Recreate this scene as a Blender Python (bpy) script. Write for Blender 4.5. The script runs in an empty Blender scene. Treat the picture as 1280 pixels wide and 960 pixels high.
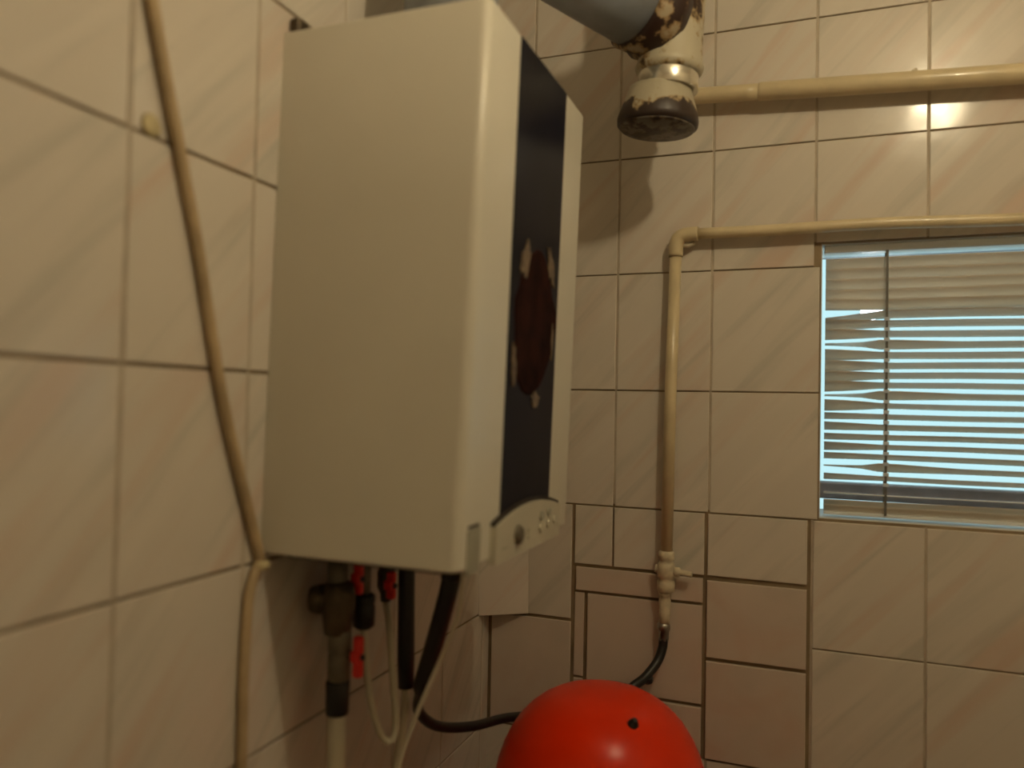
import bpy, math, random
from mathutils import Vector, Matrix, Quaternion
random.seed(7)
sc = bpy.context.scene
col = sc.collection
PI = math.pi

# ------------------------------------------------------------------ camera
cam_d = bpy.data.cameras.new('camera')
cam = bpy.data.objects.new('camera', cam_d)
col.objects.link(cam)
cam_d.sensor_width = 36.0
cam_d.lens = 973.15 / 1280 * 36
cam_d.clip_start = 0.02
cr = Vector((0.93361535, 0.35766734, 0.02089131))
cu = Vector((-0.0101281, -0.03193981, 0.99943848))
cf = Vector((-0.35813376, 0.9333027, 0.026197))
m3 = Matrix((cr, cu, -cf)).transposed()
cam.matrix_world = Matrix.Translation((0.6842, -1.6604, 1.6)) @ m3.to_4x4()
cam_d.dof.use_dof = True
cam_d.dof.focus_distance = 1.75
cam_d.dof.aperture_fstop = 1.7
sc.camera = cam

# ------------------------------------------------------------------ light
world = bpy.data.worlds.new('world')
sc.world = world
world.use_nodes = True
bg = world.node_tree.nodes['Background']
bg.inputs['Color'].default_value = (0.58, 0.88, 0.92, 1)
bg.inputs['Strength'].default_value = 1.05
LAMP_POS = (1.034, -1.079, 2.575)
LAMP_STRENGTH = 330.0
LAMP_COLOR = (1.0, 0.825, 0.525, 1)
sc.view_settings.view_transform = 'Standard'
sc.view_settings.look = 'None'
sc.view_settings.gamma = 1.0
sc.view_settings.use_curve_mapping = False
sc.view_settings.exposure = 0.0
sc.cycles.max_bounces = 7
sc.cycles.diffuse_bounces = 4
sc.cycles.glossy_bounces = 3


# ------------------------------------------------------------------ materials
def new_mat(name):
    m = bpy.data.materials.new(name)
    m.use_nodes = True
    return m, m.node_tree, m.node_tree.nodes['Principled BSDF']


def simple(name, c, rough=0.5, metal=0.0, var=0.12, scale=14.0, bump=0.0, coat=0.0, emit=None):
    m, t, b = new_mat(name)
    b.inputs['Roughness'].default_value = rough
    b.inputs['Metallic'].default_value = metal
    b.inputs['Coat Weight'].default_value = coat
    n = t.nodes.new('ShaderNodeTexNoise')
    n.inputs['Scale'].default_value = scale
    n.inputs['Detail'].default_value = 5
    tc = t.nodes.new('ShaderNodeTexCoord')
    t.links.new(tc.outputs['Object'], n.inputs['Vector'])
    r = t.nodes.new('ShaderNodeValToRGB')
    r.color_ramp.elements[0].position = 0.3
    r.color_ramp.elements[1].position = 0.72
    r.color_ramp.elements[0].color = tuple(v * (1 - var) for v in c) + (1,)
    r.color_ramp.elements[1].color = tuple(min(1, v * (1 + var)) for v in c) + (1,)
    t.links.new(n.outputs['Fac'], r.inputs['Fac'])
    t.links.new(r.outputs['Color'], b.inputs['Base Color'])
    if bump:
        bp = t.nodes.new('ShaderNodeBump')
        bp.inputs['Strength'].default_value = bump
        bp.inputs['Distance'].default_value = 0.004
        t.links.new(n.outputs['Fac'], bp.inputs['Height'])
        t.links.new(bp.outputs['Normal'], b.inputs['Normal'])
    if emit:
        b.inputs['Emission Color'].default_value = emit[0]
        b.inputs['Emission Strength'].default_value = emit[1]
    return m


def math_node(t, op, a, b=None):
    n = t.nodes.new('ShaderNodeMath')
    n.operation = op
    for i, v in enumerate((a, b)):
        if v is None:
            continue
        if isinstance(v, (int, float)):
            n.inputs[i].default_value = v
        else:
            t.links.new(v, n.inputs[i])
    return n.outputs[0]


def mix_rgb(t, fac, a, b):
    n = t.nodes.new('ShaderNodeMix')
    n.data_type = 'RGBA'
    if isinstance(fac, (int, float)):
        n.inputs[0].default_value = fac
    else:
        t.links.new(fac, n.inputs[0])
    for i, v in ((6, a), (7, b)):
        if isinstance(v, tuple):
            n.inputs[i].default_value = v
        else:
            t.links.new(v, n.inputs[i])
    return n.outputs[2]


def tile_mat(name, base, veins=True):
    """glazed ceramic, faint diagonal marbling in pink and grey"""
    m, t, b = new_mat(name)
    tc = t.nodes.new('ShaderNodeTexCoord')
    oi = t.nodes.new('ShaderNodeObjectInfo')
    off = math_node(t, 'MULTIPLY', oi.outputs['Random'], 37.0)
    cmb = t.nodes.new('ShaderNodeCombineXYZ')
    t.links.new(off, cmb.inputs[0])
    t.links.new(off, cmb.inputs[2])
    outs = []
    for i, (sa, sb, seed) in enumerate(((1.6, 17.0, 0.0), (2.2, 26.0, 5.3), (2.0, 22.0, 11.7))):
        mp = t.nodes.new('ShaderNodeMapping')
        mp.vector_type = 'POINT'
        mp.inputs['Rotation'].default_value = (0, math.radians(48), 0)
        t.links.new(tc.outputs['Object'], mp.inputs['Vector'])
        sep = t.nodes.new('ShaderNodeVectorMath')
        sep.operation = 'MULTIPLY'
        t.links.new(mp.outputs[0], sep.inputs[0])
        sep.inputs[1].default_value = (sa, 0.0, sb) if veins else (8, 0, 8)
        add = t.nodes.new('ShaderNodeVectorMath')
        add.operation = 'ADD'
        t.links.new(sep.outputs[0], add.inputs[0])
        t.links.new(cmb.outputs[0], add.inputs[1])
        n = t.nodes.new('ShaderNodeTexNoise')
        n.inputs['Scale'].default_value = 1.0
        n.inputs['Detail'].default_value = 3
        n.inputs['Distortion'].default_value = 0.6
        add2 = t.nodes.new('ShaderNodeVectorMath')
        add2.operation = 'ADD'
        add2.inputs[1].default_value = (seed, seed * 2, seed)
        t.links.new(add.outputs[0], add2.inputs[0])
        t.links.new(add2.outputs[0], n.inputs['Vector'])
        r = t.nodes.new('ShaderNodeValToRGB')
        r.color_ramp.elements[0].position = 0.52
        r.color_ramp.elements[1].position = 0.74
        r.color_ramp.elements[0].color = (0, 0, 0, 1)
        r.color_ramp.elements[1].color = (1, 1, 1, 1)
        t.links.new(n.outputs['Fac'], r.inputs['Fac'])
        outs.append(r.outputs['Color'])
    pink = tuple(v * k for v, k in zip(base, (0.95, 0.80, 0.74))) + (1,)
    grey = tuple(v * k for v, k in zip(base, (0.74, 0.78, 0.78))) + (1,)
    lite = tuple(min(1, v * 1.10) for v in base) + (1,)
    c = mix_rgb(t, math_node(t, 'MULTIPLY', outs[2], 0.6), tuple(base) + (1,), lite)
    c = mix_rgb(t, math_node(t, 'MULTIPLY', outs[0], 0.85 if veins else 0.6), c, pink)
    c = mix_rgb(t, math_node(t, 'MULTIPLY', outs[1], 0.75 if veins else 0.25), c, grey)
    t.links.new(c, b.inputs['Base Color'])
    b.inputs['Roughness'].default_value = 0.17 if veins else 0.42
    b.inputs['Specular IOR Level'].default_value = 0.45
    # slightly wavy glaze
    n = t.nodes.new('ShaderNodeTexNoise')
    n.inputs['Scale'].default_value = 11
    n.inputs['Detail'].default_value = 1
    t.links.new(tc.outputs['Object'], n.inputs['Vector'])
    bp = t.nodes.new('ShaderNodeBump')
    bp.inputs['Strength'].default_value = 0.12
    bp.inputs['Distance'].default_value = 0.01
    t.links.new(n.outputs['Fac'], bp.inputs['Height'])
    t.links.new(bp.outputs['Normal'], b.inputs['Normal'])
    return m


def burnt_mat(name, base, dark, thr, scale, rough=0.45, metal=0.0, zlo=None, zhi=None):
    """painted or bare metal with scorched, flaking patches; zlo..zhi is the belt the flaking sits in"""
    m, t, b = new_mat(name)
    tc = t.nodes.new('ShaderNodeTexCoord')
    n = t.nodes.new('ShaderNodeTexNoise')
    n.inputs['Scale'].default_value = scale
    n.inputs['Detail'].default_value = 6
    n.inputs['Roughness'].default_value = 0.6
    t.links.new(tc.outputs['Object'], n.inputs['Vector'])
    v = n.outputs['Fac']
    if zlo is not None:
        sp = t.nodes.new('ShaderNodeSeparateXYZ')
        t.links.new(tc.outputs['Object'], sp.inputs[0])
        mr = t.nodes.new('ShaderNodeMapRange')
        mr.inputs['From Min'].default_value = zlo
        mr.inputs['From Max'].default_value = zhi
        mr.inputs['To Min'].default_value = 0.28
        mr.inputs['To Max'].default_value = -0.28
        t.links.new(sp.outputs[2], mr.inputs['Value'])
        v = math_node(t, 'ADD', v, mr.outputs[0])
    r = t.nodes.new('ShaderNodeValToRGB')
    e = r.color_ramp.elements
    e[0].position = thr - 0.05
    e[0].color = tuple(base) + (1,)
    e[1].position = thr + 0.04
    e[1].color = tuple(dark) + (1,)
    k = e.new(thr - 0.005)
    k.color = (base[0] * 0.75, base[1] * 0.60, base[2] * 0.42, 1)
    t.links.new(v, r.inputs['Fac'])
    t.links.new(r.outputs['Color'], b.inputs['Base Color'])
    b.inputs['Roughness'].default_value = rough
    b.inputs['Metallic'].default_value = metal
    bp = t.nodes.new('ShaderNodeBump')
    bp.inputs['Strength'].default_value = 0.35
    bp.inputs['Distance'].default_value = 0.004
    t.links.new(v, bp.inputs['Height'])
    t.links.new(bp.outputs['Normal'], b.inputs['Normal'])
    return m


M = {}
M['tile'] = tile_mat('glazed_marbled_tile', (0.66, 0.60, 0.52))
M['tile_pink'] = tile_mat('matt_pinkish_tile', (0.60, 0.51, 0.43), veins=False)
M['grout'] = simple('stained_grout', (0.27, 0.20, 0.12), 0.9, var=0.35, scale=9, bump=0.3)
M['filler'] = simple('pale_joint_filler', (0.47, 0.40, 0.31), 0.8, var=0.18, scale=22)
M['plaster'] = simple('plaster', (0.70, 0.63, 0.52), 0.85, var=0.06, scale=5, bump=0.1)
M['ceiling'] = simple('ceiling_paint', (0.72, 0.68, 0.60), 0.9, var=0.05, scale=4)
M['floor'] = simple('floor_tile', (0.22, 0.15, 0.10), 0.5, var=0.25, scale=6)
M['reveal'] = simple('white_window_paint', (0.72, 0.74, 0.74), 0.5, var=0.06, scale=8)
M['sash'] = simple('weathered_window_frame', (0.26, 0.23, 0.24), 0.6, var=0.15, scale=20)
M['slat'] = simple('beige_aluminium_slat', (0.80, 0.74, 0.66), 0.30, var=0.04, scale=12, coat=0.3)
M['cord'] = simple('blind_cord', (0.16, 0.15, 0.13), 0.8, var=0.2, scale=90)
M['spot_white'] = simple('white_light_spot', (0.85, 0.88, 0.9), 0.3, var=0.05)  # pale colour for the bright spots of sky light along the cord


def translucent(m, fac, c):
    t = m.node_tree
    pb = t.nodes['Principled BSDF']
    out = t.nodes['Material Output']
    tr = t.nodes.new('ShaderNodeBsdfTranslucent')
    tr.inputs['Color'].default_value = c
    mx = t.nodes.new('ShaderNodeMixShader')
    mx.inputs[0].default_value = fac
    t.links.new(pb.outputs[0], mx.inputs[1])
    t.links.new(tr.outputs[0], mx.inputs[2])
    t.links.new(mx.outputs[0], out.inputs['Surface'])


translucent(M['slat'], 0.42, (0.92, 0.78, 0.62, 1))
translucent(M['spot_white'], 0.6, (1, 1, 1, 1))
M['enamel'] = simple('white_enamel', (0.66, 0.62, 0.52), 0.36, var=0.04, scale=4, coat=0.1)
M['panel'] = simple('dark_glossy_panel', (0.012, 0.012, 0.020), 0.28, var=0.3, scale=6)
M['panel'].node_tree.nodes['Principled BSDF'].inputs['Specular IOR Level'].default_value = 0.04
M['scorch'] = simple('scorched_brown', (0.024, 0.007, 0.005), 0.7, var=0.5, scale=25, bump=0.3)
M['scorch'].node_tree.nodes['Principled BSDF'].inputs['Specular IOR Level'].default_value = 0.04
M['chip'] = simple('bare_tan_chip', (0.16, 0.11, 0.065), 0.6, var=0.45, scale=70)
M['ctrl'] = simple('control_panel_plastic', (0.55, 0.51, 0.40), 0.45, var=0.05, scale=10)
M['grey_plastic'] = simple('grey_plastic', (0.36, 0.34, 0.26), 0.5, var=0.12, scale=12)
M['knob'] = simple('dark_knob', (0.10, 0.08, 0.05), 0.5)
M['dark_gap'] = simple('dark_gap_shade', (0.03, 0.02, 0.015), 0.7)  # shade painted near-black: arch line and boiler tray; also the clip slot
M['black'] = simple('black_rubber', (0.012, 0.011, 0.010), 0.42, var=0.25, scale=40)
M['yellow'] = simple('yellow_gas_paint', (0.64, 0.53, 0.33), 0.30, var=0.10, scale=18, bump=0.08, coat=0.2)
M['paintblob'] = simple('cream_painted_fitting', (0.60, 0.52, 0.37), 0.45, var=0.2, scale=50, bump=0.5)
M['steel'] = simple('dull_steel', (0.42, 0.40, 0.36), 0.4, 0.9, var=0.2, scale=60)
M['galv'] = simple('blue_grey_galvanised', (0.33, 0.36, 0.40), 0.48, 0.35, var=0.22, scale=16, bump=0.05)
M['band'] = simple('bright_metal_band', (0.70, 0.66, 0.56), 0.24, 0.85, var=0.08, scale=30)
M['teebody'] = burnt_mat('scorched_cream_tee', (0.50, 0.45, 0.33), (0.035, 0.015, 0.010), 0.56, 17.0)
M['collar'] = burnt_mat('scorched_collar', (0.42, 0.34, 0.22), (0.030, 0.012, 0.008), 0.44, 20.0)
M['cap'] = burnt_mat('rusty_cap', (0.44, 0.39, 0.28), (0.040, 0.024, 0.018), 0.50, 28.0, zlo=0.0, zhi=0.062)
M['capbottom'] = burnt_mat('rusty_cap_face', (0.16, 0.14, 0.11), (0.035, 0.020, 0.016), 0.50, 34.0)
M['brass'] = simple('tarnished_brass', (0.10, 0.075, 0.045), 0.45, 0.6, var=0.35, scale=40)
M['fitting_grey'] = simple('grey_fitting', (0.17, 0.15, 0.11), 0.5, 0.3, var=0.25, scale=40)
M['red'] = simple('red_lever_paint', (0.75, 0.025, 0.015), 0.4, var=0.15, scale=40)
M['white_pipe'] = simple('off_white_plastic_pipe', (0.60, 0.55, 0.42), 0.45, var=0.07, scale=20)
M['tank'] = simple('orange_red_enamel', (0.78, 0.032, 0.002), 0.27, var=0.10, scale=5, bump=0.02)
M['tank'].node_tree.nodes['Principled BSDF'].inputs['Specular IOR Level'].default_value = 0.25
M['cable'] = simple('tan_cable', (0.47, 0.35, 0.20), 0.6, var=0.2, scale=20)
M['putty'] = simple('yellowed_sealant', (0.58, 0.49, 0.28), 0.7, var=0.2, scale=40)
M['lampholder'] = simple('black_bakelite', (0.02, 0.018, 0.016), 0.35)


def bulb_mat(name, c, s):
    m, t, b = new_mat(name)
    b.inputs['Base Color'].default_value = (0.9, 0.9, 0.9, 1)
    b.inputs['Emission Color'].default_value = c
    b.inputs['Emission Strength'].default_value = s
    return m


M['bulb'] = bulb_mat('lit_bulb_warm', LAMP_COLOR, LAMP_STRENGTH)
M['bulb_out'] = bulb_mat('lit_bulb_white', (0.85, 0.95, 1.0, 1), 40.0)

mg, tg, bgl = new_mat('window_glass')
bgl.inputs['Base Color'].default_value = (0.93, 0.98, 1.0, 1)
bgl.inputs['Roughness'].default_value = 0.0
bgl.inputs['IOR'].default_value = 1.05
bgl.inputs['Transmission Weight'].default_value = 1.0
M['glass'] = mg


# ------------------------------------------------------------------ geometry helpers
class MB:
    def __init__(self):
        self.v = []
        self.f = []
        self.smooth = []

    def add(self, vs, fs, smooth=False):
        n = len(self.v)
        self.v += [tuple(p) for p in vs]
        self.f += [tuple(i + n for i in f) for f in fs]
        self.smooth += [smooth] * len(fs)
        return self

    def box(self, x0, x1, y0, y1, z0, z1):
        vs = [(x, y, z) for z in (z0, z1) for y in (y0, y1) for x in (x0, x1)]
        return self.add(vs, [(0, 2, 3, 1), (4, 5, 7, 6), (0, 1, 5, 4), (2, 6, 7, 3), (0, 4, 6, 2), (1, 3, 7, 5)])

    def cbox(self, x0, x1, y0, y1, z0, z1, c):
        """chamfered box"""
        secs = []
        for z, k in ((z0, c), (z0 + c, 0), (z1 - c, 0), (z1, c)):
            a = c + k
            secs.append([(x0 + k, y0 + a, z), (x0 + a, y0 + k, z), (x1 - a, y0 + k, z), (x1 - k, y0 + a, z),
                         (x1 - k, y1 - a, z), (x1 - a, y1 - k, z), (x0 + a, y1 - k, z), (x0 + k, y1 - a, z)])
        return self.loft(secs)

    def loft(self, secs, smooth=False, cap=True):
        n = len(secs[0])
        vs = [p for s in secs for p in s]
        fs = []
        for i in range(len(secs) - 1):
            for j in range(n):
                a, b = i * n + j, i * n + (j + 1) % n
                fs.append((a, b, b + n, a + n))
        self.add(vs, fs, smooth)
        if cap:
            base = len(self.v) - len(vs)
            self.f.append(tuple(base + j for j in reversed(range(n))))
            self.f.append(tuple(base + (len(secs) - 1) * n + j for j in range(n)))
            self.smooth += [False, False]
        return self

    def tube(self, pts, r, n=16, cap=True):
        pts = [Vector(p) for p in pts]
        rs = r if isinstance(r, (list, tuple)) else [r] * len(pts)
        up = None
        secs = []
        for i, p in enumerate(pts):
            d = (pts[min(i + 1, len(pts) - 1)] - pts[max(i - 1, 0)]).normalized()
            if up is None:
                up = Vector((0, 0, 1)) if abs(d.z) < 0.9 else Vector((1, 0, 0))
            s = d.cross(up).normalized()
            up = s.cross(d).normalized()
            secs.append([p + (s * math.cos(a) + up * math.sin(a)) * rs[i]
                         for a in [2 * PI * k / n for k in range(n)]])
        return self.loft(secs, True, cap)

    def lathe(self, prof, c=(0, 0, 0), n=32, cap=True):
        secs = [[(c[0] + r * math.cos(2 * PI * k / n), c[1] + r * math.sin(2 * PI * k / n), c[2] + z)
                 for k in range(n)] for r, z in prof]
        return self.loft(secs, True, cap)

    def mesh(self, name, mat):
        me = bpy.data.meshes.new(name)
        me.from_pydata(self.v, [], self.f)
        me.polygons.foreach_set('use_smooth', self.smooth)
        me.materials.append(M[mat] if isinstance(mat, str) else mat)
        me.validate()
        import bmesh
        bm = bmesh.new()
        bm.from_mesh(me)
        bmesh.ops.recalc_face_normals(bm, faces=bm.faces)
        bm.to_mesh(me)
        bm.free()
        me.update()
        return me

    def build(self, name, mat, parent=None):
        o = bpy.data.objects.new(name, self.mesh(name, mat))
        col.objects.link(o)
        if parent is not None:
            o.parent = parent
        return o


def smooth_path(pts, sub=6):
    """Catmull-Rom through the given points"""
    P = [Vector(p) for p in pts]
    P = [P[0] * 2 - P[1]] + P + [P[-1] * 2 - P[-2]]
    out = []
    for i in range(1, len(P) - 2):
        for k in range(sub):
            t = k / sub
            a, b, c, d = P[i - 1], P[i], P[i + 1], P[i + 2]
            out.append(0.5 * ((2 * b) + (c - a) * t + (2 * a - 5 * b + 4 * c - d) * t * t +
                              (-a + 3 * b - 3 * c + d) * t ** 3))
    out.append(P[-2])
    return out


def empty(name, loc=(0, 0, 0), rot=(0, 0, 0)):
    o = bpy.data.objects.new(name, None)
    o.empty_display_size = 0.05
    o.location = loc
    o.rotation_euler = rot
    col.objects.link(o)
    return o


def tag(o, label=None, cat=None, group=None, kind=None):
    for k, v in (('label', label), ('category', cat), ('group', group), ('kind', kind)):
        if v:
            o[k] = v
    return o


# ------------------------------------------------------------------ room shell
RX, RY, CZ = 1.9, -2.6, 2.72
WX0, WX1, WZ0, WZ1 = 0.702, 1.60, 1.388, 1.933      # window opening
TH = 0.15

tag(MB().box(-TH, RX + TH, RY - TH, TH, -0.1, 0.0).build('floor', 'floor'), kind='structure',
    label='dark tiled floor of the small boiler room')
tag(MB().box(-TH, RX + TH, RY - TH, TH, CZ, CZ + 0.1).build('ceiling', 'ceiling'), kind='structure',
    label='pale painted ceiling of the boiler room')
wall_left = tag(MB().box(-TH, 0, RY - TH, TH, 0, CZ).build('wall_left', 'grout'), kind='structure',
                label='left wall clad in large beige marbled tiles')
tag(MB().box(RX, RX + TH, RY - TH, TH, 0, CZ).build('wall_right', 'plaster'), kind='structure',
    label='plain plastered wall on the right')
tag(MB().box(0, RX, RY - TH, RY, 0, CZ).build('wall_front', 'plaster'), kind='structure',
    label='plain plastered wall behind the viewer')
wb = MB()
wb.box(0, WX0, 0, TH, 0, CZ)
wb.box(WX1, RX, 0, TH, 0, CZ)
wb.box(WX0, WX1, 0, TH, 0, WZ0)
wb.box(WX0, WX1, 0, TH, WZ1, CZ)
wall_back = tag(wb.build('wall_back', 'grout'), kind='structure',
                label='back wall clad in beige marbled tiles around a window')

# ------------------------------------------------------------------ wall tiles
tile_cache = {}


def tile_mesh(w, h, th, mat):
    key = (round(w, 4), round(h, 4), th, mat)
    if key not in tile_cache:
        b = MB()
        c = 0.0012
        W, H = w / 2, h / 2
        ring = lambda k, y: [(-W + k, y, -H + k), (W - k, y, -H + k), (W - k, y, H - k), (-W + k, y, H - k)]
        b.loft([ring(0, 0.0), ring(0, -th + c), ring(c, -th)])
        tile_cache[key] = b.mesh('tile', mat)
    return tile_cache[key]


def tile(parent, a0, a1, z0, z1, side, mat='tile', th=0.004, gw=0.0045, gh=0.0028):
    """one tile between joints a0..a1 (along the wall) and z0..z1"""
    w, h = a1 - a0 - gw, z1 - z0 - gh
    if w < 0.012 or h < 0.012:
        return
    o = bpy.data.objects.new('tile', tile_mesh(w, h, th, mat))
    j = lambda s: random.uniform(-s, s)
    n = random.uniform(0.0, 0.0010)
    if side == 'back':
        o.location = ((a0 + a1) / 2, 0.0006 - n, (z0 + z1) / 2)
        o.rotation_euler = (j(0.003), j(0.0025), j(0.004))
    else:
        o.location = (-0.0006 + n, (a0 + a1) / 2, (z0 + z1) / 2)
        o.rotation_euler = (j(0.0025), j(0.003), PI / 2 + j(0.004))
    o.parent = parent
    col.objects.link(o)
    return o


ROWS = [0.0, 0.125, 0.377, 0.628, 0.880, 1.132, 1.384, 1.635, 1.887, 2.139, 2.390, 2.642, CZ]
BC = [0.0, 0.09, 0.29, 0.49, 0.69, 0.89, 1.09, 1.29, 1.49, 1.69, 1.9]
LC = [0.0, -0.04, -0.24, -0.44, -0.64, -0.84, -1.04, -1.24, -1.44, -1.64, -1.84, -2.04, -2.24, -2.44, -2.6]

for i in range(len(ROWS) - 1):
    z0, z1 = ROWS[i], ROWS[i + 1]
    for k in range(len(LC) - 1):
        tile(wall_left, LC[k + 1], LC[k], z0, z1, 'left', gw=0.005, gh=0.0042)
    for k in range(len(BC) - 1):
        x0, x1 = BC[k], BC[k + 1]
        if 3 < i < 6 and x1 < 0.70:        # the patched corner is set out below
            continue
        if i == 5 and x1 <= 0.1:
            continue
        if z0 >= WZ0 - 0.01 and z1 <= WZ1 and x0 >= WX0 - 0.02 and x1 <= 1.7:   # inside the opening
            if x1 > WX1:
                tile(wall_back, WX1, x1, z0, z1, 'back')
            continue
        if z0 < WZ1 < z1 and x0 >= WX0 - 0.02 and x0 < WX1:
            if x1 > WX1:
                tile(wall_back, WX1, x1, z0, z1, 'back')
                x1 = WX1
            tile(wall_back, max(x0, WX0 - 0.012), x1, WZ1 + 0.001, z1, 'back')
            continue
        if x1 == 0.69 and z0 >= WZ0 - 0.01 and z1 <= WZ1:
            x1 = WX0 - 0.001
        tile(wall_back, x0, x1, z0, z1, 'back')

# pale filler in the upright joints (flush strips)
for wall, cols, side in ((wall_back, BC[1:-1], 'back'), (wall_left, LC[1:-1], 'left')):
    fb = MB()
    for a in cols:
        spans = [(0.13, CZ)]
        if side == 'back' and 0.05 < a < 0.70:
            spans = [(0.13, 0.88), (1.39, CZ)]
        if side == 'back' and WX0 - 0.02 < a < WX1:
            spans = [(0.13, WZ0 - 0.004), (WZ1 + 0.004, CZ)]
        for za, zb in spans:
            if side == 'back':
                fb.box(a - 0.00235, a + 0.00235, -0.0024, 0.001, za, zb)
            else:
                fb.box(-0.001, 0.0024, a - 0.00235, a + 0.00235, za, zb)
    fo = fb.build('joint_filler', 'filler', wall)
    fo['kind'] = 'stuff'

# patched area of odd offcuts under the gas pipe (a0, a1, z0, z1, material, thickness)
for a0, a1, z0, z1, mt, th in (
        (0.010, 0.200, 0.882, 1.128, 'tile_pink', 0.006),
        (0.092, 0.199, 1.132, 1.384, 'tile', 0.006),
        (0.203, 0.290, 1.254, 1.384, 'tile', 0.007),
        (0.290, 0.484, 1.254, 1.384, 'tile', 0.007),
        (0.207, 0.482, 1.197, 1.250, 'tile_pink', 0.008),
        (0.204, 0.229, 1.010, 1.194, 'tile_pink', 0.004),
        (0.234, 0.482, 0.990, 1.194, 'tile_pink', 0.008),
        (0.234, 0.482, 0.882, 0.986, 'tile_pink', 0.008),
        (0.204, 0.229, 0.882, 1.008, 'tile_pink', 0.004),
        (0.487, 0.683, 1.254, 1.384, 'tile', 0.006),
        (0.487, 0.683, 1.088, 1.247, 'tile_pink', 0.008),
        (0.487, 0.683, 0.882, 1.083, 'tile_pink', 0.008)):
    tile(wall_back, a0, a1, z0, z1, 'back', mt, th, 0.004, 0.0035)
# a cut tile set slantwise across the corner
o = bpy.data.objects.new('tile', tile_mesh(0.112, 0.250, 0.006, 'tile'))
o.location = (0.047, -0.032, 1.257)
o.rotation_euler = (0, math.radians(-1.2), math.atan2(0.060, 0.098))
o.parent = wall_back
col.objects.link(o)
# extend that slanting strip upwards behind the boiler
for zc in (1.5095, 1.761, 2.013):
    o2 = o.copy()
    o2.location = (0.047, -0.032, zc)
    o2.rotation_euler = (0, 0, math.atan2(0.060, 0.098))
    col.objects.link(o2)

# ------------------------------------------------------------------ window
window = tag(empty('window_1', (0, 0, 0)), kind='structure',
             label='small window with bright bluish daylight behind the blind')
lin = MB()                                             # painted reveal lining
lin.box(WX0, WX0 + 0.0015, 0.002, TH, WZ0, WZ1)
lin.box(WX1 - 0.0015, WX1, 0.002, TH, WZ0, WZ1)
lin.box(WX0 + 0.0015, WX1 - 0.0015, 0.008, TH, WZ1 - 0.0015, WZ1)
lin.box(WX0 + 0.0015, WX1 - 0.0015, 0.002, TH, WZ0, WZ0 + 0.0015)
lin.build('window_lining', 'reveal', window)
SY0, SY1 = TH + 0.001, TH + 0.040                      # sash set against the outer face of the wall
MB().cbox(WX0 - 0.050, WX0 - 0.002, SY0, SY1, WZ0 - 0.05, WZ1 + 0.05, 0.003).build('window_stile', 'sash', window)
MB().cbox(WX1 + 0.002, WX1 + 0.050, SY0, SY1, WZ0 - 0.05, WZ1 + 0.05, 0.003).build('window_stile', 'sash', window)
MB().cbox(WX0 - 0.002, WX1 + 0.002, SY0, SY1, 1.412, 1.447, 0.003).build('window_rail', 'sash', window)
MB().cbox(WX0 - 0.002, WX1 + 0.002, SY0, SY1, WZ0 - 0.05, WZ0 - 0.006, 0.003).build('window_rail', 'sash', window)
MB().box(WX0 - 0.003, WX1 + 0.003, SY0 + 0.018, SY0 + 0.022, WZ0 - 0.007, 1.414).build('window_pane', 'glass', window)
MB().cbox(WX0 - 0.002, WX1 + 0.002, SY0, SY1, WZ1 + 0.002, WZ1 + 0.05, 0.003).build('window_rail', 'sash', window)
MB().box(WX0 - 0.003, WX1 + 0.003, SY0 + 0.018, SY0 + 0.022, 1.444, WZ1 + 0.003).build('window_pane', 'glass', window)

# ------------------------------------------------------------------ venetian blind
BY = 0.030
blind = tag(empty('venetian_blind', (1.15, BY, WZ0)),
            'beige venetian blind with bent slat ends hanging in the window', 'blind')
blind.location = (0, 0, 0)
BX0, BX1 = WX0 + 0.0085, WX1 - 0.0085
CORDX = 0.822
MB().cbox(BX0 - 0.003, BX1 + 0.003, BY - 0.014, BY + 0.014, 1.9165, 1.9312, 0.002).build('head_rail', 'slat', blind)
zs = [1.8940 - 0.0202 * k for k in range(22)] + [1.4365, 1.4155, 1.4040]


def slat(k, z):
    base = 60 if k < 4 else (52 if k == 4 else (36 if k == 5 else 26))
    base += random.uniform(-2, 2)
    end = 62 + random.uniform(-6, 6) if k < 15 else 40 + random.uniform(-8, 8)
    endz = random.uniform(-0.001, 0.001)
    mid = None
    if k == 4:
        end, endz = 70, 0.003
    if k == 5:
        end, endz = 20, -0.010
    if k in (8, 13, 20):
        end, mid = 4, 44
    if k == 22:
        base, end = 6, 12
    if k > 22:
        base, end = 55, 58
    secs = []
    c, sag = 0.0125, 0.0021
    for x, f in ((BX0, 1), (BX0 + 0.035, 0.72), (BX0 + 0.07, 0.38), (CORDX - 0.012, 0.08), (CORDX + 0.02, 0),
                 (0.95, 0), (1.25, 0), (BX1, 0)):
        t = base + (end - base) * f
        if mid and abs(x - CORDX) < 0.03:
            t = mid
        t = math.radians(t)
        zz = z + endz * f + 0.0012 * math.sin(x * 9 + k)
        top, bot = [], []
        for u in (-1, -0.5, 0, 0.5, 1):
            d = u * c
            hh = sag * (1 - u * u)
            for lst, dh in ((top, 0.0003), (bot, -0.0003)):
                h2 = hh + dh
                lst.append((x, BY + d * math.cos(t) + h2 * math.sin(t), zz - d * math.sin(t) + h2 * math.cos(t)))
        secs.append(top + bot[::-1])
    return MB().loft(secs, True).build('slat', 'slat', blind)


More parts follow.
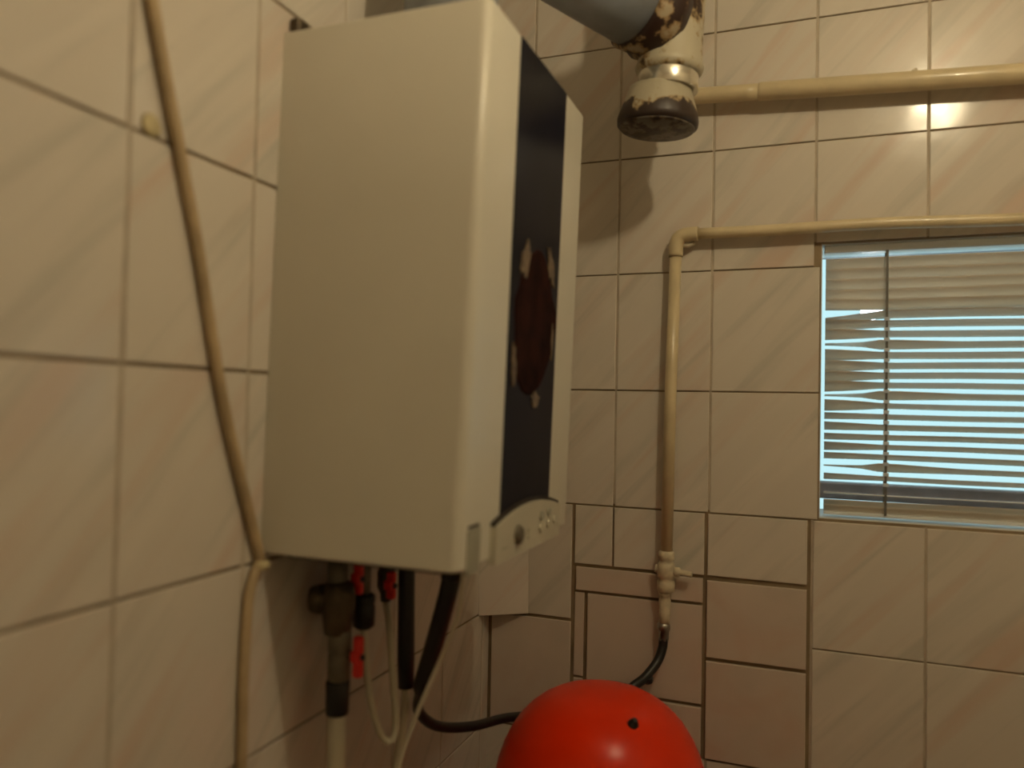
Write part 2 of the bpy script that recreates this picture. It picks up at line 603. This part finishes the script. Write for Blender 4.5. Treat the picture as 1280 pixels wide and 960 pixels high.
for k, z in enumerate(zs):
    slat(k, z)
MB().cbox(BX0, BX1, BY - 0.011, BY + 0.011, 1.3945, 1.4005, 0.001).build('bottom_rail', 'reveal', blind)
for cx in (CORDX, 1.42):
    b = MB()
    for dy in (-0.0150, 0.0150):
        b.box(cx - 0.0022, cx + 0.0022, BY + dy - 0.0005, BY + dy + 0.0005, 1.399, 1.9175)
    b.build('ladder_tape', 'cord', blind)
    for k in range(5, 22):  # small white pieces added as bright light spots in the slat gaps
        MB().cbox(cx - 0.0052, cx + 0.0052, BY - 0.0175, BY - 0.0158, zs[k] - 0.0145, zs[k] - 0.0075, 0.0006).build(
            'cord_light_spot', 'spot_white', blind)

# lamp on the outer wall face, shining in through the gap of the bent slat
ol = tag(empty('outdoor_lamp', (0.80, TH, 2.02)), 'small bright white lamp glimpsed through the bent slats of the blind',
         'lamp')
ol.location = (0, 0, 0)
MB().lathe([(0.028, 0), (0.030, 0.006), (0.020, 0.014)], (0, 0, 0), 20).build('wall_rose', 'reveal', ol).matrix_local = \
    Matrix.Translation((0.812, TH, 2.06)) @ Matrix.Rotation(-PI / 2, 4, 'X')
MB().tube(smooth_path([(0.812, TH + 0.01, 2.06), (0.812, 0.25, 2.06), (0.812, 0.29, 2.02), (0.812, 0.29, 1.90)]), 0.006, 10
          ).build('arm', 'steel', ol)
MB().lathe([(0.012, 0.05), (0.016, 0.045), (0.016, 0.0), (0.013, -0.004)], (0.812, 0.29, 1.862), 16).build(
    'socket', 'reveal', ol)
MB().lathe([(0.004, -0.040), (0.016, -0.036), (0.023, -0.022), (0.022, -0.008), (0.014, 0.006), (0.012, 0.014)],
           (0.812, 0.29, 1.850), 20).build('bulb', 'bulb_out', ol)

# ------------------------------------------------------------------ ceiling lamp (above the view)
lamp = tag(empty('pendant_bulb', (LAMP_POS[0], LAMP_POS[1], CZ)),
           'bare warm bulb hanging from the ceiling in a black holder', 'lamp')
MB().lathe([(0.045, 0), (0.045, -0.008), (0.02, -0.03), (0.006, -0.035)], (0, 0, 0), 24).build('ceiling_rose', 'lampholder', lamp)
dz = LAMP_POS[2] - CZ
MB().tube([(0, 0, -0.03), (0, 0, dz + 0.075)], 0.004, 8).build('flex', 'lampholder', lamp)
MB().lathe([(0.006, 0.08), (0.018, 0.075), (0.021, 0.055), (0.021, 0.044)], (0, 0, dz), 20).build('lamp_holder', 'lampholder', lamp)
MB().lathe([(0.003, -0.040), (0.015, -0.036), (0.026, -0.024), (0.030, -0.006), (0.027, 0.012), (0.018, 0.030), (0.014, 0.044)],
           (0, 0, dz), 24).build('bulb', 'bulb', lamp)

# ------------------------------------------------------------------ boiler
BZ0, BZ1 = 1.395, 2.106
boiler = tag(empty('gas_boiler', (0.0, -0.58, BZ0)),
             'large white wall-hung gas boiler with a dark front strip', 'boiler')
boiler.location = (0, 0, 0)


def fx(z):
    return 0.293 + (z - BZ0) / (BZ1 - BZ0) * 0.019


def yn(z):
    return -0.808 + (z - BZ0) / (BZ1 - BZ0) * 0.018


YF = -0.362


def plan(z, ins=0.0, r=0.014):
    x1, y0, y1 = fx(z) - ins, yn(z) + ins, YF - ins
    p = [(0.004, y1, z), (0.004, y0, z)]
    for k in range(7):
        a = -PI / 2 + k * PI / 12
        p.append((x1 - r + r * math.cos(a), y0 + r + r * math.sin(a), z))
    for k in range(7):
        a = k * PI / 12
        p.append((x1 - r + r * math.cos(a), y1 - r + r * math.sin(a), z))
    return p


b = MB()
b.loft([plan(BZ0, 0.003), plan(BZ0 + 0.003), plan(1.6), plan(1.85), plan(BZ1 - 0.006), plan(BZ1 - 0.002, 0.002), plan(BZ1, 0.006)], True)
cas = b.build('casing', 'enamel', boiler)
mod = cas.modifiers.new('split', 'EDGE_SPLIT')
mod.split_angle = math.radians(40)


def front_plate(y0, y1, bot, top, x_off, th, nseg=16):
    """plate lying on the sloping boiler front; bot/top give z for a given y"""
    front, back = [], []
    ys = [y0 + (y1 - y0) * k / nseg for k in range(nseg + 1)]
    loop = [(y, bot(y)) for y in ys] + [(y, top(y)) for y in reversed(ys)]
    for y, z in loop:
        front.append((fx(z) + x_off + th, y, z))
        back.append((fx(z) + x_off, y, z))
    return MB().loft([back, front])


arch = lambda y: 1.4405 + 0.0185 * (1 - ((y + 0.575) / 0.137) ** 2)
front_plate(-0.682, -0.475, lambda y: arch(y) + 0.001, lambda y: 2.101, -0.002, 0.0035).build('dark_panel', 'panel', boiler)
front_plate(-0.712, -0.438, lambda y: arch(y) - 0.0012, lambda y: arch(y) + 0.0038, -0.001, 0.0075).build('arch_shade_line', 'dark_gap', boiler)  # dark strip painted as the shadow line over the control panel
cp = front_plate(-0.712, -0.438, lambda y: 1.3895, lambda y: arch(y) - 0.0015, -0.002, 0.012).build('control_panel', 'ctrl', boiler)


def on_front(o, y, z, off):
    o.matrix_local = Matrix.Translation((fx(z) + off, y, z)) @ Matrix.Rotation(PI / 2, 4, 'Y')
    return o


on_front(MB().lathe([(0.0135, 0), (0.0135, 0.002), (0.011, 0.006), (0.009, 0.007)], n=24).build('knob', 'knob', cp), -0.634, 1.418, 0.010)
for y, z in ((-0.590, 1.418), (-0.590, 1.408)):
    on_front(MB().lathe([(0.003, 0), (0.003, 0.001), (0.0015, 0.0016)], n=10).build('indicator', 'grey_plastic', cp), y, z, 0.010)
for y, z in ((-0.535, 1.432), (-0.535, 1.414), (-0.500, 1.434), (-0.500, 1.416), (-0.470, 1.418)):
    on_front(MB().lathe([(0.0065, 0), (0.0065, 0.002), (0.0055, 0.003)], n=16).build('button', 'grey_plastic' if z > 1.425 else 'ctrl', cp),
             y, z, 0.010)
MB().cbox(0.3005, 0.3035, -0.692, -0.668, 1.405, 1.409, 0.0008).build('printed_mark', 'grey_plastic', cp)
# grey end clip at the near lower corner
clip = front_plate(-0.786, -0.748, lambda y: 1.3885, lambda y: 1.444, -0.001, 0.003).build('corner_clip', 'grey_plastic', boiler)
front_plate(-0.784, -0.752, lambda y: 1.446, lambda y: 1.4495, -0.001, 0.0025).build('clip_slot', 'dark_gap', clip)
# scorched, flaking patch on the dark strip
pts = []
for k in range(28):
    a = 2 * PI * k / 28
    y = -0.580 + 0.092 * math.cos(a) * (1 + 0.10 * math.sin(3 * a + 1)) * (0.82 if math.sin(a) > 0.3 else 1.0)
    z = 1.722 + 0.108 * math.sin(a) * (1 + 0.08 * math.sin(2 * a))
    pts.append((y, z))
sp = MB().loft([[(fx(z) + 0.001, y, z) for y, z in pts], [(fx(z) + 0.0032, -0.58 + (y + 0.58) * 0.97, 1.722 + (z - 1.722) * 0.97) for y, z in pts]]
               ).build('scorch_patch', 'scorch', boiler)
for cy, cz, ry, rz, tl in ((-0.630, 1.805, 0.016, 0.034, -0.4), (-0.520, 1.812, 0.014, 0.032, 0.5), (-0.662, 1.655, 0.008, 0.032, 0.15),
                           (-0.565, 1.608, 0.020, 0.012, 0.0), (-0.500, 1.70, 0.005, 0.028, 0.0)):
    pp = []
    for k in range(18):
        a = 2 * PI * k / 18
        rr = random.uniform(0.55, 1.2)
        u, w = ry * math.cos(a) * rr, rz * math.sin(a) * rr
        pp.append((cy + u * math.cos(tl) - w * math.sin(tl), cz + u * math.sin(tl) + w * math.cos(tl)))
    MB().loft([[(fx(z) + 0.001, y, z) for y, z in pp], [(fx(z) + 0.0040, y, z) for y, z in pp]]).build('paint_flake', 'chip', sp)
# hanging hook above the casing
MB().cbox(0.003, 0.022, -0.780, -0.756, 2.098, 2.130, 0.004).build('hanging_hook', 'brass', boiler)
# underside tray with pipe stubs, its shade painted in as near-black
MB().cbox(0.02, 0.255, -0.775, -0.385, 1.385, 1.3955, 0.002).build('bottom_tray', 'dark_gap', boiler)
# flue spigot on top
MB().lathe([(0.085, 0.0), (0.085, 0.012), (0.077, 0.016), (0.077, 0.061)], (0.155, -0.58, 2.104), 32).build('flue_spigot', 'galv', boiler)

# ------------------------------------------------------------------ flue
flue = tag(empty('flue_pipe', (0.155, -0.58, 2.16)),
           'grey flue pipe with a scorched tee and rusty cap beside the boiler', 'flue pipe')
flue.location = (0, 0, 0)
TX, TY = 0.432, -0.22
bend = [(0.155, -0.58, 2.165), (0.155, -0.58, 2.26)]
p0 = Vector((0.155, -0.58, 2.403))
d = (Vector((TX, TY, 2.316)) - p0)
dn = d.normalized()
for k in range(1, 9):
    a = k / 9
    q = Vector((0.155, -0.58, 2.26)).lerp(p0, a).lerp(p0.lerp(p0 + dn * 0.13, a), a)
    bend.append(tuple(q))
bend.append(tuple(p0 + dn * 0.13))
MB().tube(bend, 0.073, 28).build('elbow', 'galv', flue)
MB().tube([p0 + dn * 0.12, p0 + dn * (d.length - 0.075)], 0.0750, 28).build('tube', 'galv', flue)
MB().tube([p0 + dn * 0.115, p0 + dn * 0.122, p0 + dn * 0.135, p0 + dn * 0.142], [0.0752, 0.0780, 0.0780, 0.0752], 28).build('seam_bead', 'galv', flue)
MB().tube([p0 + dn * (d.length - 0.085), p0 + dn * (d.length - 0.078), p0 + dn * (d.length - 0.05), p0 + dn * (d.length - 0.036), p0 + dn * (d.length - 0.01)],
          [0.0755, 0.0820, 0.0790, 0.0835, 0.070], 28).build('collar', 'collar', flue)
tee = MB().lathe([(0.056, -0.085), (0.060, -0.080), (0.0635, -0.072), (0.060, -0.064), (0.058, -0.03), (0.058, 0.10), (0.061, 0.108), (0.058, 0.116), (0.058, 0.20)],
                 (0, 0, 0), 36).build('tee_body', 'teebody', flue)
tee.location = (TX + 0.004, TY, 2.302)
tee.rotation_euler = (0, math.radians(3), 0)
bandm = MB().lathe([(0.0555, 0.002), (0.0560, 0.003), (0.0560, 0.036), (0.0555, 0.037)], (0, 0, 0), 36).build('band', 'band', flue)
bandm.location = (TX - 0.003, TY, 2.186)
bandm.rotation_euler = (0, math.radians(3), 0)
cap = MB().lathe([(0.068, 0.0), (0.0745, 0.004), (0.0755, 0.014), (0.072, 0.030), (0.064, 0.052), (0.0605, 0.066), (0.0585, 0.072), (0.0555, 0.074)],
                 (0, 0, 0), 40).build('cap', 'cap', flue)
cap.location = (TX - 0.021, TY, 2.120)
cap.rotation_euler = (0, math.radians(4), 0)
cb = MB().lathe([(0.012, -0.0075), (0.020, -0.006), (0.052, -0.006), (0.056, -0.003), (0.068, -0.002), (0.070, 0.002)], (0, 0, 0), 40).build('end_plate', 'capbottom', cap)

# ------------------------------------------------------------------ yellow gas pipes
up = tag(empty('gas_pipe', (0, 0, 0)), 'thick yellow painted pipe running along the wall above the window', 'pipe')
upz = lambda x: 2.245 - (x - 0.465) * 0.0525
MB().tube(smooth_path([(0.405, -0.010, upz(0.41)), (0.407, -0.024, upz(0.41)), (0.420, -0.039, upz(0.43)), (0.445, -0.040, upz(0.445)), (0.585, -0.040, upz(0.585))], 5), 0.0165, 20).build('pipe', 'yellow', up)
MB().tube([(0.580, -0.040, upz(0.58)), (0.583, -0.040, upz(0.583)), (1.88, -0.040, upz(1.88))], [0.0165, 0.0185, 0.0185], 20).build('pipe', 'yellow', up)
for x in (0.86, 1.5):
    b = MB()
    b.tube([(x - 0.006, -0.003, upz(x) + 0.024), (x, -0.03, upz(x) + 0.022), (x + 0.002, -0.045, upz(x) + 0.019)], 0.004, 8)
    b.cbox(x - 0.016, x + 0.014, -0.012, -0.006, upz(x) + 0.017, upz(x) + 0.030, 0.002)
    b.build('pipe_hook', 'paintblob', up)

lo = tag(empty('gas_pipe', (0, 0, 0)), 'thinner yellow painted pipe bending down the wall left of the window', 'pipe')
lo_path = [(1.88, -0.030, 1.9395), (1.3, -0.030, 1.949), (1.04, -0.030, 1.953), (0.8, -0.030, 1.9605), (0.62, -0.030, 1.9595), (0.462, -0.030, 1.961)]
MB().tube(smooth_path(lo_path, 4), 0.0115, 16).build('pipe', 'yellow', lo)
MB().tube(smooth_path([(0.464, -0.030, 1.961), (0.448, -0.030, 1.961), (0.428, -0.030, 1.957), (0.4195, -0.030, 1.942), (0.4188, -0.030, 1.915)], 5), 0.0150, 16).build('elbow', 'yellow', lo)
MB().tube([(0.4188, -0.030, 1.925), (0.412, -0.030, 1.616), (0.409, -0.030, 1.295)], 0.0125, 16).build('pipe', 'yellow', lo)
MB().tube(smooth_path([(0.425, -0.020, 1.945), (0.440, -0.024, 1.938), (0.456, -0.020, 1.944)], 3), 0.005, 8).build('pipe_hook', 'paintblob', lo)
# fittings at its lower end
f = MB()
f.lathe([(0.0125, 0.042), (0.0165, 0.038), (0.0165, 0.026), (0.013, 0.022), (0.017, 0.016), (0.019, 0.008), (0.019, -0.012), (0.015, -0.016),
         (0.0185, -0.022), (0.0185, -0.040), (0.013, -0.044)], (0.409, -0.030, 1.262), 16)
tv = f.build('tee_fitting', 'paintblob', lo)
MB().tube([(0.424, -0.030, 1.262), (0.436, -0.031, 1.262), (0.438, -0.031, 1.262), (0.462, -0.033, 1.260)], [0.010, 0.010, 0.006, 0.006], 12).build('side_stub', 'paintblob', tv)
MB().tube([(0.396, -0.030, 1.264), (0.386, -0.030, 1.266)], [0.010, 0.008], 12).build('side_stub', 'paintblob', tv)
MB().lathe([(0.0135, 0.0), (0.0135, -0.010), (0.0105, -0.012), (0.0125, -0.02), (0.0115, -0.045), (0.013, -0.05), (0.0105, -0.056), (0.0105, -0.070)],
           (0.407, -0.030, 1.222), 16).build('nipple', 'paintblob', lo)

gh = tag(empty('gas_hose', (0, 0, 0)), 'short black hose from the yellow pipe down behind the red tank', 'hose')
MB().lathe([(0.0095, 0.0), (0.0135, -0.002), (0.0135, -0.014), (0.0105, -0.016), (0.0105, -0.036), (0.008, -0.038)], (0.4055, -0.030, 1.156), 6).build('hose_nut', 'steel', gh)
MB().tube(smooth_path([(0.4055, -0.030, 1.124), (0.404, -0.032, 1.104), (0.396, -0.045, 1.078), (0.376, -0.075, 1.052), (0.352, -0.105, 1.032), (0.330, -0.100, 0.97),
                       (0.325, -0.075, 0.85), (0.325, -0.055, 0.55), (0.325, -0.05, 0.10), (0.325, -0.05, 0.012)]), 0.0095, 12).build('hose', 'black', gh)
MB().cbox(0.372, 0.392, -0.080, -0.058, 1.040, 1.056, 0.004).build('hose_clamp', 'black', gh)

# ------------------------------------------------------------------ red tank
tank = tag(empty('expansion_tank', (0.348, -0.315, 0.0)), 'glossy orange-red expansion tank standing in the corner', 'tank')
prof = [(0.150, 0.20), (0.175, 0.215), (0.188, 0.245), (0.192, 0.30), (0.192, 0.86)]
for k in range(1, 13):
    a = k / 12 * PI / 2
    e = 2 / 2.5
    prof.append((max(0.002, 0.192 * math.cos(a) ** e), 0.86 + 0.246 * math.sin(a) ** e))
MB().lathe(prof, n=56).build('vessel', 'tank', tank)
MB().lathe([(0.190, 0.548), (0.199, 0.552), (0.199, 0.572), (0.190, 0.576)], n=56).build('seam_ring', 'tank', tank)
for k in range(3):
    a = 2 * PI * k / 3 + 0.4
    MB().tube([(0.16 * math.cos(a), 0.16 * math.sin(a), 0.25), (0.18 * math.cos(a), 0.18 * math.sin(a), 0.01), (0.18 * math.cos(a), 0.18 * math.sin(a), 0.0)],
              [0.016, 0.014, 0.02], 12).build('leg', 'tank', tank)
nub = MB().lathe([(0.013, -0.006), (0.012, 0.003), (0.0075, 0.005), (0.007, 0.014), (0.005, 0.016)], n=14).build('air_valve', 'black', tank)
nub.location = (0.072, -0.075, 1.084)
nub.scale = (0.75, 0.75, 0.75)
nub.rotation_euler = (math.radians(25), math.radians(25), 0)

# ------------------------------------------------------------------ pipework under the boiler


def lever(parent, c, half, ax):
    """red butterfly handle: boss with two flat wings along z"""
    x, y, z = c
    b = MB()
    b.cbox(x - 0.007, x + 0.007, y - 0.005, y + 0.005, z + 0.004, z + half, 0.002)
    b.cbox(x - 0.007, x + 0.007, y - 0.005, y + 0.005, z - half, z - 0.004, 0.002)
    b.cbox(x - 0.011, x + 0.005, y - 0.007, y + 0.007, z - 0.009, z + 0.009, 0.003)
    h = b.build('lever', 'red', parent)
    MB().tube([(x + 0.003, y, z), (x + 0.009, y, z)], 0.004, 8).build('lever_screw', 'black', h)
    return h


p1 = tag(empty('heating_pipe', (0, 0, 0)), 'thickest pipe under the boiler nearest the wall, with brown elbow and white lower end', 'pipe')
MB().tube([(0.054, -0.70, 1.385), (0.056, -0.70, 1.30)], 0.015, 16).build('upper_pipe', 'fitting_grey', p1)
MB().lathe([(0.012, 0.032), (0.021, 0.026), (0.024, 0.008), (0.024, -0.008), (0.021, -0.028), (0.019, -0.044), (0.015, -0.046)], (0.057, -0.70, 1.312), 18).build('elbow_body', 'brass', p1)
MB().tube([(0.050, -0.702, 1.316), (0.036, -0.706, 1.316), (0.034, -0.707, 1.316), (0.020, -0.71, 1.315), (0.016, -0.711, 1.315)], [0.018, 0.018, 0.021, 0.019, 0.010], 14).build('elbow_nut', 'brass', p1)
MB().lathe([(0.014, 0.0), (0.017, -0.002), (0.017, -0.03), (0.015, -0.032), (0.0165, -0.036), (0.0165, -0.07), (0.013, -0.073)], (0.0605, -0.70, 1.275), 16).build('valve_body', 'fitting_grey', p1)
MB().tube([(0.0605, -0.70, 1.240), (0.088, -0.70, 1.240)], 0.006, 10).build('valve_stem', 'brass', p1)
lever(p1, (0.093, -0.702, 1.240), 0.029, 'x')
MB().lathe([(0.0155, 0.0), (0.0175, -0.003), (0.0165, -0.045), (0.0155, -0.048)], (0.0595, -0.70, 1.203), 16).build('sleeve', 'black', p1)
MB().tube([(0.0590, -0.70, 1.160), (0.061, -0.70, 1.05), (0.061, -0.70, 0.5), (0.061, -0.70, 0.002)], 0.0130, 16).build('lower_pipe', 'white_pipe', p1)

p2 = tag(empty('filling_tube', (0, 0, 0)), 'black fitting with red lever and thin white tube looping under the boiler', 'tube')
MB().tube([(0.068, -0.65, 1.385), (0.068, -0.65, 1.30)], 0.010, 14).build('upper_pipe', 'fitting_grey', p2)
lever(p2, (0.072, -0.672, 1.341), 0.022, 'x')
MB().tube([(0.068, -0.65, 1.341), (0.071, -0.668, 1.341)], 0.005, 8).build('valve_stem', 'brass', p2)
MB().lathe([(0.011, 0.006), (0.0165, 0.002), (0.0165, -0.006), (0.015, -0.010), (0.0165, -0.014), (0.0160, -0.042), (0.010, -0.047)], (0.069, -0.65, 1.310), 16).build('coupling', 'black', p2)
MB().tube(smooth_path([(0.070, -0.65, 1.266), (0.074, -0.65, 1.226), (0.082, -0.65, 1.168), (0.094, -0.64, 1.114), (0.107, -0.632, 1.097), (0.113, -0.624, 1.115),
                       (0.107, -0.621, 1.165), (0.095, -0.612, 1.220), (0.077, -0.590, 1.264), (0.063, -0.576, 1.284)]), 0.0055, 10).build('looped_tube', 'white_pipe', p2)

p3 = tag(empty('drain_cock', (0, 0, 0)), 'small drain cock with a short red lever below the middle of the boiler', 'valve')
MB().lathe([(0.009, 0.078), (0.012, 0.030), (0.014, 0.026), (0.014, 0.002), (0.009, -0.008), (0.008, -0.02)], (0.062, -0.575, 1.306), 14).build('valve_body', 'brass', p3)
lever(p3, (0.081, -0.592, 1.316), 0.021, 'x')
MB().tube([(0.062, -0.575, 1.316), (0.080, -0.589, 1.316)], 0.005, 8).build('valve_stem', 'brass', p3)

p4 = tag(empty('gas_inlet_pipe', (0, 0, 0)), 'black sleeved vertical pipe under the boiler ending in a white tube', 'pipe')
MB().tube([(0.083, -0.548, 1.385), (0.0835, -0.548, 1.33), (0.086, -0.548, 1.19), (0.087, -0.548, 1.146)], [0.011, 0.0135, 0.0140, 0.0125], 14).build('sleeve', 'black', p4)
MB().tube(smooth_path([(0.087, -0.548, 1.158), (0.088, -0.550, 1.120), (0.083, -0.552, 1.070), (0.077, -0.555, 1.015), (0.074, -0.555, 0.93), (0.074, -0.555, 0.5), (0.074, -0.555, 0.003)]), 0.0070, 12).build('lower_tube', 'white_pipe', p4)

hs = tag(empty('tank_hose', (0, 0, 0)), 'black hose slanting from the boiler underside and curving to the red tank', 'hose')
hp = smooth_path([(0.198, -0.62, 1.384), (0.197, -0.62, 1.353), (0.190, -0.62, 1.315), (0.160, -0.602, 1.232), (0.124, -0.57, 1.150), (0.103, -0.53, 1.103),
                  (0.098, -0.45, 1.050), (0.122, -0.36, 1.020), (0.153, -0.26, 1.004), (0.203, -0.165, 0.98), (0.27, -0.115, 0.95), (0.31, -0.120, 0.92)])
MB().tube(hp, [0.014 if p.z > 1.15 else 0.0088 for p in hp], 12).build('hose', 'black', hs)
MB().lathe([(0.012, 0.016), (0.018, 0.012), (0.018, -0.022), (0.014, -0.026)], (0.198, -0.62, 1.367), 8).build('hose_nut', 'black', hs)

wr = tag(empty('signal_wire', (0, 0, 0)), 'thin off-white wire slanting down from the front of the boiler underside', 'wire')
MB().tube(smooth_path([(0.234, -0.66, 1.385), (0.232, -0.66, 1.345), (0.226, -0.66, 1.300), (0.198, -0.66, 1.232), (0.160, -0.66, 1.142), (0.138, -0.66, 1.070), (0.128, -0.66, 0.95),
                       (0.120, -0.66, 0.5), (0.120, -0.66, 0.004)]), 0.0034, 8).build('wire', 'white_pipe', wr)

# ------------------------------------------------------------------ cable on the left wall
cb = tag(empty('wall_cable', (0, 0, 0)), 'tan cable running slantwise down the left wall to the boiler corner', 'cable')
MB().tube(smooth_path([(0.011, -1.19, 2.70), (0.011, -1.10, 2.32), (0.011, -1.024, 2.033), (0.011, -0.977, 1.88), (0.011, -0.942, 1.767), (0.011, -0.895, 1.598), (0.011, -0.824, 1.410),
                       (0.011, -0.817, 1.388), (0.011, -0.829, 1.368), (0.011, -0.838, 1.330), (0.011, -0.842, 1.239), (0.011, -0.841, 1.132), (0.011, -0.84, 0.6), (0.011, -0.84, 0.004)], 8),
          0.0072, 10).build('cable', 'cable', cb)
MB().cbox(0.004, 0.022, -0.826, -0.806, 1.376, 1.388, 0.003).build('cable_clip', 'putty', cb)
b = MB()
b.lathe([(0.004, 0.0035), (0.010, 0.0025), (0.014, 0.0)], n=14)
st = b.build('sealant_blob', 'putty', cb)
st.location = (0.004, -1.012, 1.898)
st.rotation_euler = (0, PI / 2, 0)
